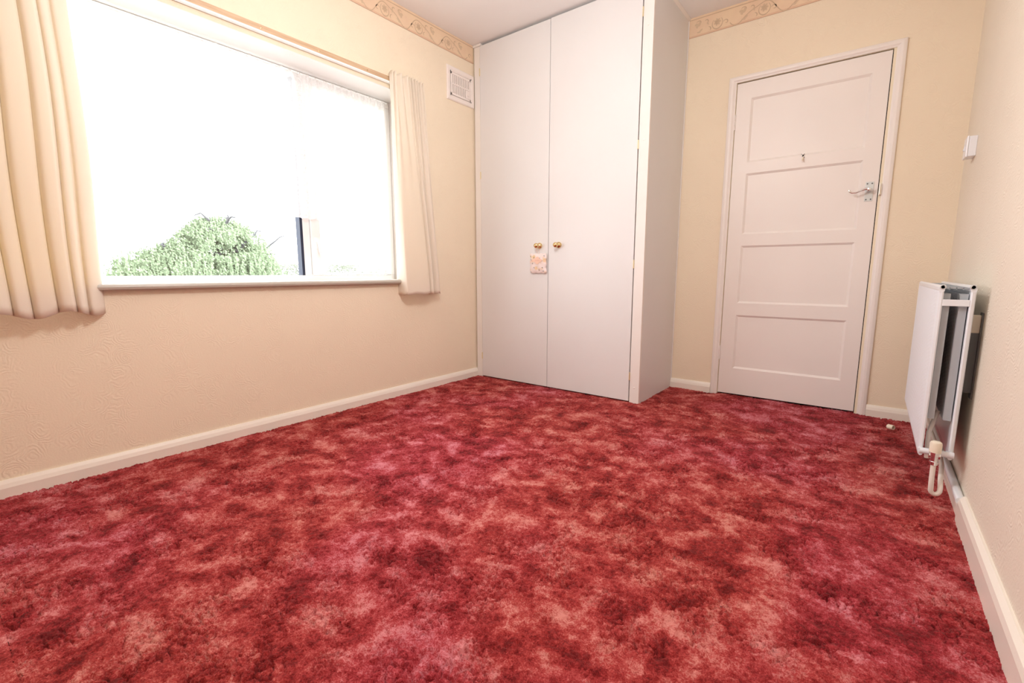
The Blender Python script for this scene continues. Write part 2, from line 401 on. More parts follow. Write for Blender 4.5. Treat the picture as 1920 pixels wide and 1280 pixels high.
# ------------------------------------------------------------------ net curtains on a wire
def sheet(nm, ys, zs, fn, m, parent=None, thick=0., smooth=True):
    bm = bmesh.new(); g = [[bm.verts.new(fn(a, b)) for a in ys] for b in zs]
    for i in range(len(zs)-1):
        for j in range(len(ys)-1): bm.faces.new((g[i][j], g[i][j+1], g[i+1][j+1], g[i+1][j]))
    me = bpy.data.meshes.new(nm); bm.to_mesh(me); bm.free(); me.materials.append(m)
    for p in me.polygons: p.use_smooth = smooth
    o = bpy.data.objects.new(nm, me); C.objects.link(o)
    if parent: o.parent = parent; o.matrix_parent_inverse = Matrix.Translation(-parent.location)
    if thick: md = o.modifiers.new('thickness', 'SOLIDIFY'); md.thickness = thick; md.offset = 0
    return o
def net(y0, y1, label, ph, edge_right):
    t = thing('net_curtain', (-.165, (y0+y1)/2, 1.12), label, 'curtain', None)
    n = int((y1-y0)/.006)
    def fn(a, b):
        y = y0 + (y1-y0)*a
        amp = .004 + .010*(1-b)**.5 if b < 1 else .004
        x = -.165 + amp*math.sin(y*115+ph+1.5*math.sin(y*9)) + .004*math.sin(y*41+b*2)
        zb = 1.120 + .008*abs(math.sin(y*PI/.06))
        return (x, y, zb + (1.908+.004*math.sin(y*120) - zb)*b)
    sheet('net_fabric', np.linspace(0, 1, n), np.linspace(0, 1, 14), fn, M_net, t)
    def fh(a, b):
        p = fn(a, .965 + .035*b); return (p[0]+.003*math.sin(p[1]*260), p[1], p[2]+.006*b)
    sheet('net_heading', np.linspace(0, 1, n), np.linspace(0, 1, 3), fh, M_lace, t)
    def fl(a, b):
        w = .035/(y1-y0); aa = (1-w+w*a) if edge_right else w*a
        p = fn(aa, b); return (p[0]+.002, p[1] + .006*math.sin(p[2]*260)*(a if edge_right else 1-a), p[2])
    sheet('lace_edging', np.linspace(0, 1, 8), np.linspace(0, 1, 90), fl, M_lace, t)
    return t
net(.06, 1.475, 'wide sheer white net curtain over the fixed left pane', 0, True)
net(1.478, 2.06, 'narrow sheer white net curtain over the opening right pane', 1., False)
tw = thing('curtain_wire', (-.165, 1.07, 1.912), 'thin white wire holding up the net curtains', 'curtain wire')
bm = bmesh.new(); tube(bm, [(-.165, WY0+.03, 1.912), (-.165, 1.0, 1.908), (-.165, WY1-.05, 1.912)], .0028, 8); obj('wire', bm, M_upvc, tw, True)
for yy in (WY0+.03, WY1-.05):
    bm = bmesh.new(); tube(bm, [(-.198, yy, 1.920), (-.18, yy, 1.920), (-.165, yy, 1.912), (-.163, yy, 1.904)], .003, 8); obj('hook', bm, M_chrome, tw, True)

# ------------------------------------------------------------------ curtain rail, brown batten behind
cr = thing('curtain_rail', (0, 1.0, 1.985), 'white curtain rail on a varnished wooden batten above the window', 'curtain rail')
tag(obj('batten', box(0, .018, -.45, 2.185, 1.970, 2.000, .0015), M_wood, cr), 'varnished brown wooden batten')
bm = bmesh.new(); prism(bm, [(.006, 1.961), (.026, 1.961), (.029, 1.963), (.029, 1.968), (.026, 1.970), (.006, 1.970)], 'y', -.45, 2.185)
tag(obj('rail', bm, M_upvc, cr), 'white plastic rail')
bm = bmesh.new()
bm.free()
for k in range(9):
    bm = bmesh.new(); lathe(bm, (.0178, -.3 + k*.3, 1.985), (1,0,0), [(0,.004), (.001,.004), (.002,.002)], 10); obj('screw', bm, M_brass, cr, True)

# ------------------------------------------------------------------ curtains
# left: deep rounded folds hanging from behind the frame edge to y = .477
t = thing('curtain', (.08, .2, .667), 'cream left hand curtain hanging in deep folds at the picture edge', 'curtain')
creases = [-.42, -.33, -.245, -.155, -.07, .02, .10, .17, .222, .275, .345, .400, .440, .500]
def fold_left(y, top):
    for a, b in zip(creases, creases[1:]):
        if y <= b + 1e-6:
            u = (y-a)/(b-a); u = min(max(u, 0), 1)
            d = min(u, 1-u)*(b-a); return (1-math.exp(-d/.006))*(1-.35*u), a, b
    return 0, creases[-2], creases[-1]
def fnL(a, b):       # b: 0 bottom, 1 top
    y = -.42 + .917*a
    h, c0, c1 = fold_left(y, b)
    z = .660 + .012*math.sin(a*31) *(1-b) + (2.003-.660)*b
    amp = (.036 - .012*b)
    x = .060 + amp*h + .010*math.sin(y*17+b*3)*(1-b)
    if y > .385: x -= (y-.385)/.112*.080*(1-.25*b)   # leading edge turns back to the window
    yy = y + .006*math.sin(b*7+y*9) - (.10*b*(1-b) if y > .2 else .02)*0
    gather = 1 - .0*b
    if b > .93: x += .006*math.sin(y*420)*(b-.93)/.07
    return (x, yy*gather, z)
sheet('curtain_fabric', np.linspace(0, 1, 330), np.linspace(0, 1, 44), fnL, M_curtain, t, .0025)
# right: pencil pleated heading, wide flat front, two tight folds at the wall side
t = thing('curtain', (.06, 2.15, .672), 'cream right hand curtain with pencil pleats beside the air vent', 'curtain')
prof_b = [(-.012, 1.986), (.030, 1.986), (.070, 1.990), (.086, 2.000), (.088, 2.05), (.088, 2.12), (.085, 2.175), (.074, 2.190), (.018, 2.194), (.042, 2.205), (.070, 2.215), (.071, 2.232), (.050, 2.243), (.012, 2.245), (.044, 2.258), (.068, 2.275), (.064, 2.295), (.048, 2.308), (.030, 2.306)]
prof_t = [(.044, 1.946), (.048, 1.945), (.055, 1.948), (.060, 1.965), (.060, 1.995), (.062, 2.03), (.061, 2.06), (.060, 2.075), (.040, 2.083), (.050, 2.09), (.058, 2.10), (.060, 2.115), (.055, 2.125), (.030, 2.13), (.052, 2.145), (.058, 2.16), (.056, 2.18), (.048, 2.195), (.035, 2.198)]
def samp(pr, a):
    f = a*(len(pr)-1); i = min(int(f), len(pr)-2); u = f-i
    p0 = pr[max(i-1, 0)]; p1 = pr[i]; p2 = pr[i+1]; p3 = pr[min(i+2, len(pr)-1)]
    return tuple(.5*((2*p1[k]) + (-p0[k]+p2[k])*u + (2*p0[k]-5*p1[k]+4*p2[k]-p3[k])*u*u + (-p0[k]+3*p1[k]-3*p2[k]+p3[k])*u**3) for k in (0, 1))
def fnR(a, b):
    xb, yb = samp(prof_b, a); xt, yt = samp(prof_t, a)
    s = b**1.15
    x = xb + (xt-xb)*s; y = yb + (yt-yb)*s
    pl = max(0, (b-.42)/.58)
    x += .0125*pl**1.3*math.sin(a*2*PI*13 + .6*math.sin(a*9))
    x += .003*math.sin(a*23+b*5)
    z = .672 + .003*math.sin(a*60)*(1-b) + (2.018 + .005*math.sin(a*2*PI*13) - .672)*b
    return (x, y, z)
cf = sheet('curtain_fabric', np.linspace(0, 1, 260), np.linspace(0, 1, 60), fnR, M_curtain, t, .0025)
def fnT(a, b):
    p = fnR(a, .938 + .004*b); return (p[0]+.003, p[1], p[2])
sheet('heading_stitch', np.linspace(0, 1, 260), np.linspace(0, 1, 2), fnT, M_curtain, t)

# ------------------------------------------------------------------ air vent
t = thing('air_vent', (0, 2.60, 2.13), 'white plastic air vent high on the wall beside the wardrobe', 'vent')
vy0, vy1, vz0, vz1, fwid = 2.462, F-.003, 2.016, 2.240, .034
def mitre(parent, P, y0, y1, z0, z1, w, prof_d, m, nm):
    """four mitred frame bars; P(y, z, d)"""
    q = [((y0,z0),(y1,z0),(y1-w,z0+w),(y0+w,z0+w)), ((y1,z0),(y1,z1),(y1-w,z1-w),(y1-w,z0+w)), ((y1,z1),(y0,z1),(y0+w,z1-w),(y1-w,z1-w)), ((y0,z1),(y0,z0),(y0+w,z0+w),(y0+w,z1-w))]
    for a, b, c, d in q:
        bm = bmesh.new()
        mid = lambda p, r, k: (p[0]+(r[0]-p[0])*k, p[1]+(r[1]-p[1])*k)
        rows = [(0, 0.), (0, prof_d*.55), (.18, prof_d), (.75, prof_d*.9), (1, prof_d*.5), (1, 0.)]
        L = [bm.verts.new(P(*mid(a, d, k), h)) for k, h in rows]; R = [bm.verts.new(P(*mid(b, c, k), h)) for k, h in rows]
        for i in range(len(rows)): j = (i+1) % len(rows); bm.faces.new((L[i], R[i], R[j], L[j]))
        bm.faces.new(L[::-1]); bm.faces.new(R)
        obj(nm, bm, m, parent)
PV = lambda y, z, d: (d, y, z)
mitre(t, PV, vy0, vy1+.04-.04, vz0, vz1, fwid, .012, M_vent, 'frame')
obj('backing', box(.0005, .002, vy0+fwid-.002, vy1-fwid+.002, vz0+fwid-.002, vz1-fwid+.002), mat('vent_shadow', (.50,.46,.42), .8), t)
iy0, iy1, iz0, iz1 = vy0+fwid+.003, vy1-fwid-.003, vz0+fwid+.003, vz1-fwid-.003
bm = bmesh.new(); bx(bm, .003, .009, iy0, iy1, iz0, iz0+.014, .001); bx(bm, .003, .009, iy0, iy1, iz1-.014, iz1, .001); bx(bm, .003, .009, iy0, iy0+.010, iz0, iz1, .001); bx(bm, .003, .009, iy1-.010, iy1, iz0, iz1, .001)
bx(bm, .003, .0095, iy0, iy1, (iz0+iz1)/2-.004, (iz0+iz1)/2+.004)
bx(bm, .003, .009, iy1-.046, iy1-.008, iz0+.01, (iz0+iz1)/2-.006, .001)
obj('grille_plate', bm, M_vent, t)
ns = 11
for k in range(ns):
    yy = iy0+.013 + k*(iy1-iy0-.026)/(ns-1)
    obj('slat', box(.003, .0085, yy-.0048, yy+.0048, iz0+.013, iz1-.013), M_vent, t)
obj('slide_knob', box(.009, .013, iy1-.034, iy1-.018, iz0+.030, iz0+.037, .001), M_vent, t)
for (yy, zz) in ((vy0+fwid, vz0+fwid), (vy1-fwid, vz0+fwid), (vy0+fwid, vz1-fwid), (vy1-fwid, vz1-fwid)):
    bm = bmesh.new(); lathe(bm, (.008, yy, zz), (1,0,0), [(0,.0035), (.004,.003), (.005,.001)], 10); obj('screw', bm, M_steel, t, True)

# ------------------------------------------------------------------ wardrobe
t = thing('fitted_wardrobe', (.683, F+.29, 0), 'tall white two door fitted wardrobe in the corner beside the window', 'wardrobe')
obj('carcass', multi(lambda bm: (bx(bm, .012, .030, F+.022, D, 0, H-.002), bx(bm, .03, WX-.018, D-.02, D-.004, 0, H-.002), bx(bm, .03, WX-.018, F+.024, D-.02, H-.03, H-.012), bx(bm, .03, WX-.018, F+.024, D-.02, 1.7, 1.718))), M_lam, t)
obj('side_panel', box(WX-.018, WX, F+.016, D-.001, -.010, H-.001), M_lam, t)
obj('stile', box(.011, .064, F, F+.022, -.010, H-.018, .001), M_white, t)
obj('stile', box(1.303, WX, F, F+.016, -.010, H-.001, .001), M_white, t)
tag(obj('cover_strip', box(1.320, WX+.001, F-.005, F, -.010, H-.001, .0015), M_white, t), 'narrow white cover strip on the front corner')
obj('corner_block', box(.002, .076, F-.006, F+.02, H-.017, H-.001, .002), M_white, t)
for nm, x0, x1 in (('door', .067, .6745), ('door', .6785, 1.2975)):
    d = obj(nm, box(x0, x1, F-.002, F+.016, .004, H-.019 if x0 < .3 else H-.017, .0012), M_lam, t)
    left = x0 < .3
    # brass ball knob on a round rose
    kx = .605 if left else .762
    bm = bmesh.new()
    lathe(bm, (kx, F-.002, .999), (0,-1,0), [(0,.0215), (.004,.0215), (.009,.020), (.014,.015), (.018,.009), (.028,.0075), (.032,.010), (.036,.0145), (.042,.0172), (.048,.0172), (.053,.0145), (.057,.009), (.059,.002)], 32)
    tag(obj('knob', bm, M_brass, d, True), 'round brass knob')
    hx = .0655 if left else 1.3003
    for hz in ((2.257, 1.535, .165) if left else (2.279, 1.562, .866, .166)):
        bm = bmesh.new(); bx(bm, hx-.004, hx+.004, F-.004, F, hz-.026, hz+.026, .001)
        for q in range(3): tube(bm, [(hx, F-.005, hz-.024+q*.017), (hx, F-.005, hz-.024+q*.017+.0145)], .0028, 8)
        tag(obj('hinge', bm, M_brass_d, d), 'small brass hinge')
for sz in (1.583, .095, 2.2, .80):
    bm = bmesh.new(); lathe(bm, (1.3345 if sz != .80 else .045, F-.005 if sz != .8 else F, sz), (0,-1,0), [(0,.0065), (.0015,.006), (.0025,.003)], 14); obj('screw_cap', bm, M_white, t, True)
obj('ceiling_strip', multi(lambda bm: (prism(bm, [(WX, H-.001), (WX+.014, H-.001), (WX+.012, H-.006), (WX+.004, H-.014), (WX, H-.016)], 'y', F, D))), M_white, t)
obj('scribe_strip', box(WX, WX+.006, D-.007, D-.0005, .05, H-.016, .001), M_white, t)

# scented sachet hanging from the left knob
t = thing('scented_sachet', (.603, F-.012, .88), 'small square floral sachet hanging from the left brass wardrobe knob', 'sachet')
bm = bmesh.new(); sx0, sx1, sz0, sz1 = .536, .671, .812, .946; N = 16; sc, ss = math.cos(.03), math.sin(.03)
def puff(u, w): return .013*(max(0, 1-abs(2*u-1)**3)*max(0, 1-abs(2*w-1)**3))**.6
sides = []
for sgn in (-1, 1):
    g = [[bm.verts.new((sx0+(sx1-sx0)*i/N + .003*math.sin(j*1.1), F-.016 + sgn*puff(i/N, j/N)*.8 - .001*math.sin(i*.9+j), sz0+(sz1-sz0)*j/N + .002*math.sin(i*1.3))) for i in range(N+1)] for j in range(N+1)]
    for j in range(N):
        for i in range(N): bm.faces.new((g[j][i], g[j][i+1], g[j+1][i+1], g[j+1][i]))
bmesh.ops.remove_doubles(bm, verts=bm.verts[:], dist=.0004)
obj('pouch', bm, M_sachet, t, True)
PS = lambda x, z, l: (x, F-.0285-l, z)
bm = bmesh.new()
pts = [(.603+.036*math.cos(a)*(1+.16*math.cos(4*a)), .898+.022*math.sin(a)*(1+.22*math.cos(4*a))) for a in [2*PI*k/32 for k in range(32)]]
bm.faces.new([bm.verts.new(PS(x, z, .0)) for x, z in pts]); obj('printed_label', bm, M_sachet_c, t)
bm = bmesh.new(); bm.faces.new([bm.verts.new(PS(x, z, .0006)) for x, z in ((.586,.8965),(.622,.8965),(.622,.9005),(.586,.9005))]); obj('label_lettering', bm, M_ink, t)
bm = bmesh.new()
for (x, z, a) in ((.541,.928,.3), (.573,.919,1.), (.620,.915,-.4), (.640,.897,.6), (.545,.820,.2), (.617,.834,1.2), (.650,.826,.8), (.546,.905,-.8), (.644,.850,.2), (.575,.850,1.), (.560,.880,.1), (.655,.930,.5)):
    blob(bm, (x, z), .0055, .0018, a, lambda x, z, l: (x, F-.0155-.8*puff((x-sx0)/(sx1-sx0), (z-sz0)/(sz1-sz0))-.0025, z), 0, 8); blob(bm, (x+.003, z-.003), .004, .0013, a+1.1, lambda x, z, l: (x, F-.0155-.8*puff((x-sx0)/(sx1-sx0), (z-sz0)/(sz1-sz0))-.0028, z), 0, 8)
tag(obj('leaf_print', bm, M_grey_ink, t), kind='stuff')
bm = bmesh.new(); tube(bm, [(.597, F-.014, .945), (.592, F-.020, .965), (.594, F-.024, .985), (.599, F-.026, 1.008), (.605, F-.026, 1.0115), (.611, F-.026, 1.008), (.615, F-.024, .985), (.614, F-.020, .965), (.609, F-.014, .945)], .0012, 6)
obj('ribbon_loop', bm, M_sachet_c, t, True)

# ------------------------------------------------------------------ door with four panels
dr = struct('door_1', multi(lambda bm: [bx(bm, DX0, 1.772, D+.004, D+.040, .006, DZ), bx(bm, 2.368, DX1, D+.004, D+.040, .006, DZ)] +
    [bx(bm, 1.772, 2.368, D+.004, D+.040, a, b) for a, b in ((.006,.180), (.538,.617), (.986,1.058), (1.434,1.500), (1.884, DZ))]), M_door,
    label='closed white four panel door in a white frame')
for a, b in ((.180,.538), (.617,.986), (1.058,1.434), (1.500,1.884)):
    bm = bmesh.new(); bv = .012
    o_ = [(1.772,a),(2.368,a),(2.368,b),(1.772,b)]; i_ = [(1.772+bv,a+bv),(2.368-bv,a+bv),(2.368-bv,b-bv),(1.772+bv,b-bv)]
    O = [bm.verts.new((x, D+.0045, z)) for x, z in o_]; I = [bm.verts.new((x, D+.0135, z)) for x, z in i_]; B = [bm.verts.new((x, D+.030, z)) for x, z in o_]
    for k in range(4): bm.faces.new((O[k], O[(k+1)%4], I[(k+1)%4], I[k])); bm.faces.new((O[k], O[(k+1)%4], B[(k+1)%4], B[k]))
    bm.faces.new(I); bm.faces.new(B)
    obj('door_panel', bm, M_door, dr)
# handle: chrome plate with a scroll lever
hd = obj('door_handle', box(2.389, 2.426, D+.001, D+.004, 1.208, 1.313, .001), M_satin, dr); tag(hd, 'brushed chrome door handle plate')
for (x, z) in ((2.397,1.303),(2.418,1.303),(2.397,1.218),(2.418,1.218)):
    bm = bmesh.new(); lathe(bm, (x, D+.001, z), (0,-1,0), [(0,.0038), (.001,.0038), (.0018,.002)], 10); bx(bm, x-.003, x+.003, D-.0012, D-.0006, z-.0005, z+.0005); obj('screw', bm, M_steel, hd, True)
bm = bmesh.new(); lathe(bm, (2.4075, D+.001, 1.267), (0,-1,0), [(0,.014), (.006,.0135), (.010,.010), (.030,.0085), (.046,.010), (.052,.008), (.054,.002)], 20)
tube(bm, [(2.4075,D-.044,1.268), (2.392,D-.045,1.270), (2.372,D-.046,1.263), (2.350,D-.046,1.254), (2.333,D-.046,1.254), (2.321,D-.046,1.262), (2.318,D-.046,1.270)], [.0075,.0065,.0052,.0048,.005,.0055,.004], 12)
obj('lever', bm, M_chrome, hd, True)
bm = bmesh.new(); bx(bm, 2.452, 2.462, D-.0155, D+.004, 1.235, 1.295, .001); tag(obj('strike_plate', bm, M_chrome, dr), 'small chrome strike plate on the frame')
for hz in (1.752, .28):
    bm = bmesh.new()
    for q in range(3): tube(bm, [(DX0-.002, D-.001, hz-.045+q*.031), (DX0-.002, D-.001, hz-.045+q*.031+.029)], .0045, 10)
    bx(bm, DX0-.008, DX0+.004, D+.0005, D+.004, hz-.045, hz+.047); obj('hinge', bm, M_door, dr, True)
# coat hook glued on the middle rail, with old glue stain
t = thing('coat_hook', (2.077, D+.003, 1.485), 'small white self-adhesive coat hook on the door rail', 'hook')
bm = bmesh.new(); lathe(bm, (2.075, D+.004, 1.502), (0,-1,0), [(0,.010), (.002,.010), (.003,.007)], 16); bx(bm, 2.070, 2.082, D+.001, D+.0039, 1.462, 1.505, .0012); obj('back_plate', bm, M_vent, t, True)
bm = bmesh.new(); tube(bm, [(2.0765, D, 1.490), (2.0765, D-.006, 1.480), (2.0765, D-.014, 1.470), (2.0765, D-.020, 1.468), (2.0765, D-.024, 1.474)], [.004,.004,.0036,.0034,.003], 10); obj('hook', bm, M_cap, t, True)
bm = bmesh.new()
for (x, z) in ((2.068,1.507), (2.081,1.506), (2.0735,1.493), (2.0815,1.488)): lathe(bm, (x, D+.0012, z), (0,-1,0), [(0,.0028), (.001,.0022)], 8)
obj('screw', bm, M_steel, t, True)

# frame lining and architrave
tr = struct('trim_5', multi(lambda bm: (bx(bm, DX1+.004, DX1+.0215, D-.0005, D+.10, -.01, DZ+.013), bx(bm, DX0-.0115, DX0-.002, D-.0005, D+.10, -.01, DZ+.013), bx(bm, DX0-.002, DX1+.004, D+.002, D+.10, DZ+.005, DZ+.0135))), M_cream, label='cream painted door lining')
struct('trim_6', box(DX0-.01, DX1+.02, D+.060, D+.065, -.02, DZ+.013), M_black, label='black sheet for the shade in the gap behind the door edge')  # flat black sheet stands in for the shade seen through the gap
ar = struct('trim_7', box(DX0-.012, DX0-.0105, D-.002, D, 0, .01), M_door, label='white moulded architrave around the door')
ax0, ax1, az = 1.6425, 2.5025, 2.021
wL, wR, wT = DX0-.004-ax0, ax1-(DX1+.0165), az-(DZ+.006)
rows = [(0, 0.), (0, .010), (.10, .013), (.35, .016), (.62, .015), (.85, .009), (1, .008), (1, 0.)]
def archi(name, A, B):
    bm = bmesh.new(); L = [bm.verts.new((*[A(k)[0]], D-h, A(k)[1])) for k, h in rows]; R = [bm.verts.new((B(k)[0], D-h, B(k)[1])) for k, h in rows]
    for i in range(len(rows)): j = (i+1) % len(rows); bm.faces.new((L[i], R[i], R[j], L[j]))
    bm.faces.new(L[::-1]); bm.faces.new(R); obj(name, bm, M_door, ar)
archi('architrave', lambda k: (ax0+wL*k, -.01), lambda k: (ax0+wL*k, az-wT*k))
archi('architrave', lambda k: (ax1-wR*k, -.01), lambda k: (ax1-wR*k, az-wT*k))
archi('architrave', lambda k: (ax0+wL*k, az-wT*k), lambda k: (ax1-wR*k, az-wT*k))

# ------------------------------------------------------------------ wall switch
t = thing('light_switch', (W, 3.0, 1.37), 'white surface mounted light switch box on the right wall', 'light switch')
obj('back_box', box(W-.026, W, 2.953, 3.039, 1.327, 1.413, .002), M_plast, t)
obj('face_plate', box(W-.034, W-.0262, 2.951, 3.041, 1.325, 1.415, .003), M_plast, t)
bm = bmesh.new(); prism(bm, [(W-.034, 1.357), (W-.040, 1.360), (W-.035, 1.383), (W-.034, 1.383)], 'y', 2.990, 3.002); obj('rocker', bm, M_plast, t)

# ------------------------------------------------------------------ radiator
RY0, RY1, RZ0, RZ1 = 2.150, 3.055, .172, .774
t = thing('radiator', (2.70, 2.6, RZ0), 'white double panel radiator on the right wall near the door', 'radiator')
def rad_panel(x0, x1, face):
    bm = bmesh.new(); n = 27; pitch = (RY1-RY0-.03)/n; prof = [(x1 if face < 0 else x0, RY0+.004)]
    out = x0 if face < 0 else x1; sg = 1 if face < 0 else -1
    pr = [(out+sg*.010, RY0), (out+sg*.003, RY0+.002), (out, RY0+.008)]
    for k in range(n):
        y = RY0+.015+k*pitch
        pr += [(out, y), (out+sg*.0065, y+pitch*.22), (out+sg*.0065, y+pitch*.38), (out, y+pitch*.60)]
    pr += [(out, RY1-.008), (out+sg*.003, RY1-.002), (out+sg*.010, RY1)]
    inn = out+sg*.014
    pr += [(inn, RY1-.003), (inn, RY0+.003)]
    prism(bm, pr, 'z', RZ0+.016, RZ1-.020)
    # smooth water channels along top and bottom edge
    for zc, zt in ((RZ1-.012, 1), (RZ0+.010, -1)):
        q = [(out+sg*.002, zc-.011*1), (out, zc-.004), (out+sg*.001, zc+.006), (out+sg*.006, zc+.012*1), (out+sg*.012, zc+.011), (inn+sg*.001, zc+.004), (inn+sg*.001, zc-.008), (out+sg*.008, zc-.012)]
        if zt < 0: q = [(a, 2*zc-b) for a, b in q]
        prism(bm, q, 'y', RY0, RY1)
    return bm
obj('front_panel', rad_panel(2.651, 2.667, -1), M_rad, t)
obj('back_panel', rad_panel(2.729, 2.745, 1), M_rad, t)
# convector fins welded to each panel
def fins(x0, x1):
    bm = bmesh.new(); pr = []; n = 34
    for k in range(n):
        y = RY0+.02+k*(RY1-RY0-.04)/n; p = (RY1-RY0-.04)/n
        pr += [(x0, y), (x0, y+p*.38), (x1, y+p*.5), (x1, y+p*.88)]
    A = [bm.verts.new((a, b, .305)) for a, b in pr]; B = [bm.verts.new((a, b, .745)) for a, b in pr]
    for i in range(len(pr)-1): bm.faces.new((A[i], A[i+1], B[i+1], B[i]))
    bx(bm, min(x0, x1)+.0005, max(x0, x1)-.0005, RY0+.016, RY0+.018, .305, .745)
    return bm
obj('convector_fins', fins(2.6665, 2.685), M_fin, t); obj('convector_fins', fins(2.7285, 2.707), M_fin, t)
bm = bmesh.new(); bx(bm, 2.664, 2.732, RY0+.001, RY0+.004, .704, .726, .001); obj('end_strap', bm, M_rad, t)
# top grille bars between the panels
bm = bmesh.new()
for k in range(30): y = RY0+.03+k*.0295; bx(bm, 2.664, 2.732, y, y+.006, RZ1-.012, RZ1-.008)
for x in (2.681, 2.698, 2.715): bx(bm, x-.001, x+.001, RY0+.03, RY1-.01, RZ1-.016, RZ1-.008)
g = obj('top_grille', bm, M_fin, t)
for x in (2.661, 2.735):
    bm = bmesh.new(); lathe(bm, (x, RY0+.003, RZ1-.006), (0,-1,0), [(0,.0085), (.004,.0085), (.005,.006), (.003,.0055), (.003,.001)], 16); obj('end_plug', bm, M_satin, t, True)
# connecting tail between panels, valve and looping pipe
bm = bmesh.new(); tube(bm, [(2.655, 2.140, .192), (2.745, 2.140, .192)], .0105, 14)
for x in (2.659, 2.737): tube(bm, [(x, 2.140, .192), (x, 2.165, .192)], .009, 12)
obj('connecting_pipe', bm, M_rad, t, True)
vl = multi(lambda bm: (lathe(bm, (2.695, 2.125, .152), (0,0,1), [(0,.011), (.012,.0125), (.014,.0105), (.03,.0105), (.032,.0135), (.046,.0135), (.05,.010)], 18), tube(bm, [(2.680,2.13,.185), (2.710,2.13,.185)], .0125, 6)))
vl = tag(obj('valve', vl, M_chrome, t, False), 'chrome radiator valve')
bm = bmesh.new(); lathe(bm, (2.695, 2.125, .198), (0,0,1), [(0,.0165), (.030,.0170), (.036,.015), (.039,.010), (.040,.002)], 22); tag(obj('valve_cap', bm, M_cap, vl, True), 'cream plastic valve cap')
bm = bmesh.new(); P_ = [(2.695, 2.125, .160), (2.695, 2.122, .110), (2.696, 2.120, .070)]
for k in range(1, 9): a = PI*k/9; P_.append((2.709-.013*math.cos(a), 2.122+.01*k/9, .064-.018*math.sin(a)))
P_ += [(2.722, 2.135, .070), (2.722, 2.16, .095), (2.728, 2.22, .105), (2.737, 2.30, .100), (2.744, 2.42, .095), (2.744, 3.2, .095)]
tube(bm, P_, .0075, 12); obj('supply_pipe', bm, M_pipe, t, True)
bm = bmesh.new(); tube(bm, [(2.700, 2.24, .32), (2.680, 2.215, .24), (2.680, 2.20, .19), (2.682, 2.20, .150)], .0070, 12); obj('drop_pipe', bm, M_pipe, t, True)
for yy in (2.23, 2.88):
    bm = bmesh.new(); bx(bm, 2.746, W-.001, yy, yy+.004, .40, .66); bx(bm, W-.0045, W-.0005, yy-.015, yy+.03, .38, .68); bx(bm, 2.744, 2.75, yy-.01, yy+.03, .44, .62)
    tag(obj('wall_bracket', bm, M_steel, t), 'grey steel wall bracket')
    bm = bmesh.new(); bx(bm, 2.748, 2.775, yy-.004, yy+.012, .610, .672, .003); obj('bracket_clip', bm, M_cap, t)
t = thing('heating_pipe', (2.758, 2.7, .08), 'white painted pipe running along the skirting under the radiator', 'pipe')
bm = bmesh.new(); tube(bm, [(2.7655, 2.055, .066), (2.7655, 2.3, .070), (2.7655, 3.30, .070)], .0125, 14); obj('pipe_run', bm, M_rad, t, True)

# ------------------------------------------------------------------ cap lying on the carpet
t = thing('pipe_cap', (2.614, 3.063, .006), 'small cream plastic cap lying on the red carpet near the radiator', 'cap')
bm = bmesh.new(); dvec = Vector((.8, -.6, .05)).normalized(); lathe(bm, (2.599, 3.074, .016), dvec, [(0,.010), (.003,.0125), (.030,.0125), (.030,.0085), (.008,.0080), (.0079,.001)], 18)
obj('cap_shell', bm, M_cap, t, True)

# ------------------------------------------------------------------ ceiling lamp (above the picture)
t = thing('ceiling_lamp', (LAMP[0], LAMP[1], H), 'white ceiling rose and cord above the middle of the room', 'lamp')
bm = bmesh.new(); lathe(bm, (LAMP[0], LAMP[1], H), (0,0,-1), [(0,.045), (.01,.045), (.022,.02), (.028,.006), (.11,.004)], 20); obj('ceiling_rose', bm, M_upvc, t, True)

# ------------------------------------------------------------------ carpet pile: real relief, tufts and cracks
def vnoise(x, y, s, seed):
    r = np.random.default_rng(seed); G = r.random((256, 256)); u = x*s; w = y*s
    i = np.floor(u).astype(int); j = np.floor(w).astype(int); fu = u-i; fv = w-j; fu = fu*fu*(3-2*fu); fv = fv*fv*(3-2*fv)
    g = lambda a, b: G[a % 256, b % 256]
    return (g(i,j)*(1-fu)+g(i+1,j)*fu)*(1-fv) + (g(i,j+1)*(1-fu)+g(i+1,j+1)*fu)*fv
def worley(x, y, s, seed):
    r = np.random.default_rng(seed); JX = r.random((256,256)); JY = r.random((256,256)); RH = r.random((256,256))
    u = x*s; w = y*s; i = np.floor(u).astype(int); j = np.floor(w).astype(int)
    f1 = np.full(x.shape, 9.); f2 = np.full(x.shape, 9.); h = np.zeros(x.shape)
    for a in (-1,0,1):
        for b in (-1,0,1):
            ii = (i+a) % 256; jj = (j+b) % 256
            d = np.hypot(i+a+JX[ii,jj]-u, j+b+JY[ii,jj]-w); c = d < f1
            f2 = np.where(c, f1, np.minimum(f2, d)); h = np.where(c, RH[ii,jj], h); f1 = np.where(c, d, f1)
    return f1, f2, h
cx0, cx1, cy0, cy1 = .0, W, 0.05, D+.03
nx, ny = 760, 900
gx = np.linspace(cx0, cx1, nx); gy = cy0 + (cy1-cy0)*np.linspace(0, 1, ny)**1.12
X, Y = np.meshgrid(gx, gy); X = X + rng.normal(0, .0006, X.shape); Y = Y + rng.normal(0, .0006, Y.shape)
X[:,0] = cx0; X[:,-1] = cx1
wx = X + .02*(vnoise(X, Y, 18, 1)-.5) + .012*(vnoise(X, Y, 75, 21)-.5); wy = Y + .02*(vnoise(X, Y, 18, 2)-.5) + .012*(vnoise(X, Y, 75, 22)-.5)
f1, f2, hh = worley(wx, wy, 95., 3)           # tufts about 1 cm
g1, g2, gh = worley(wx, wy, 44., 4)           # clumps about 3 cm
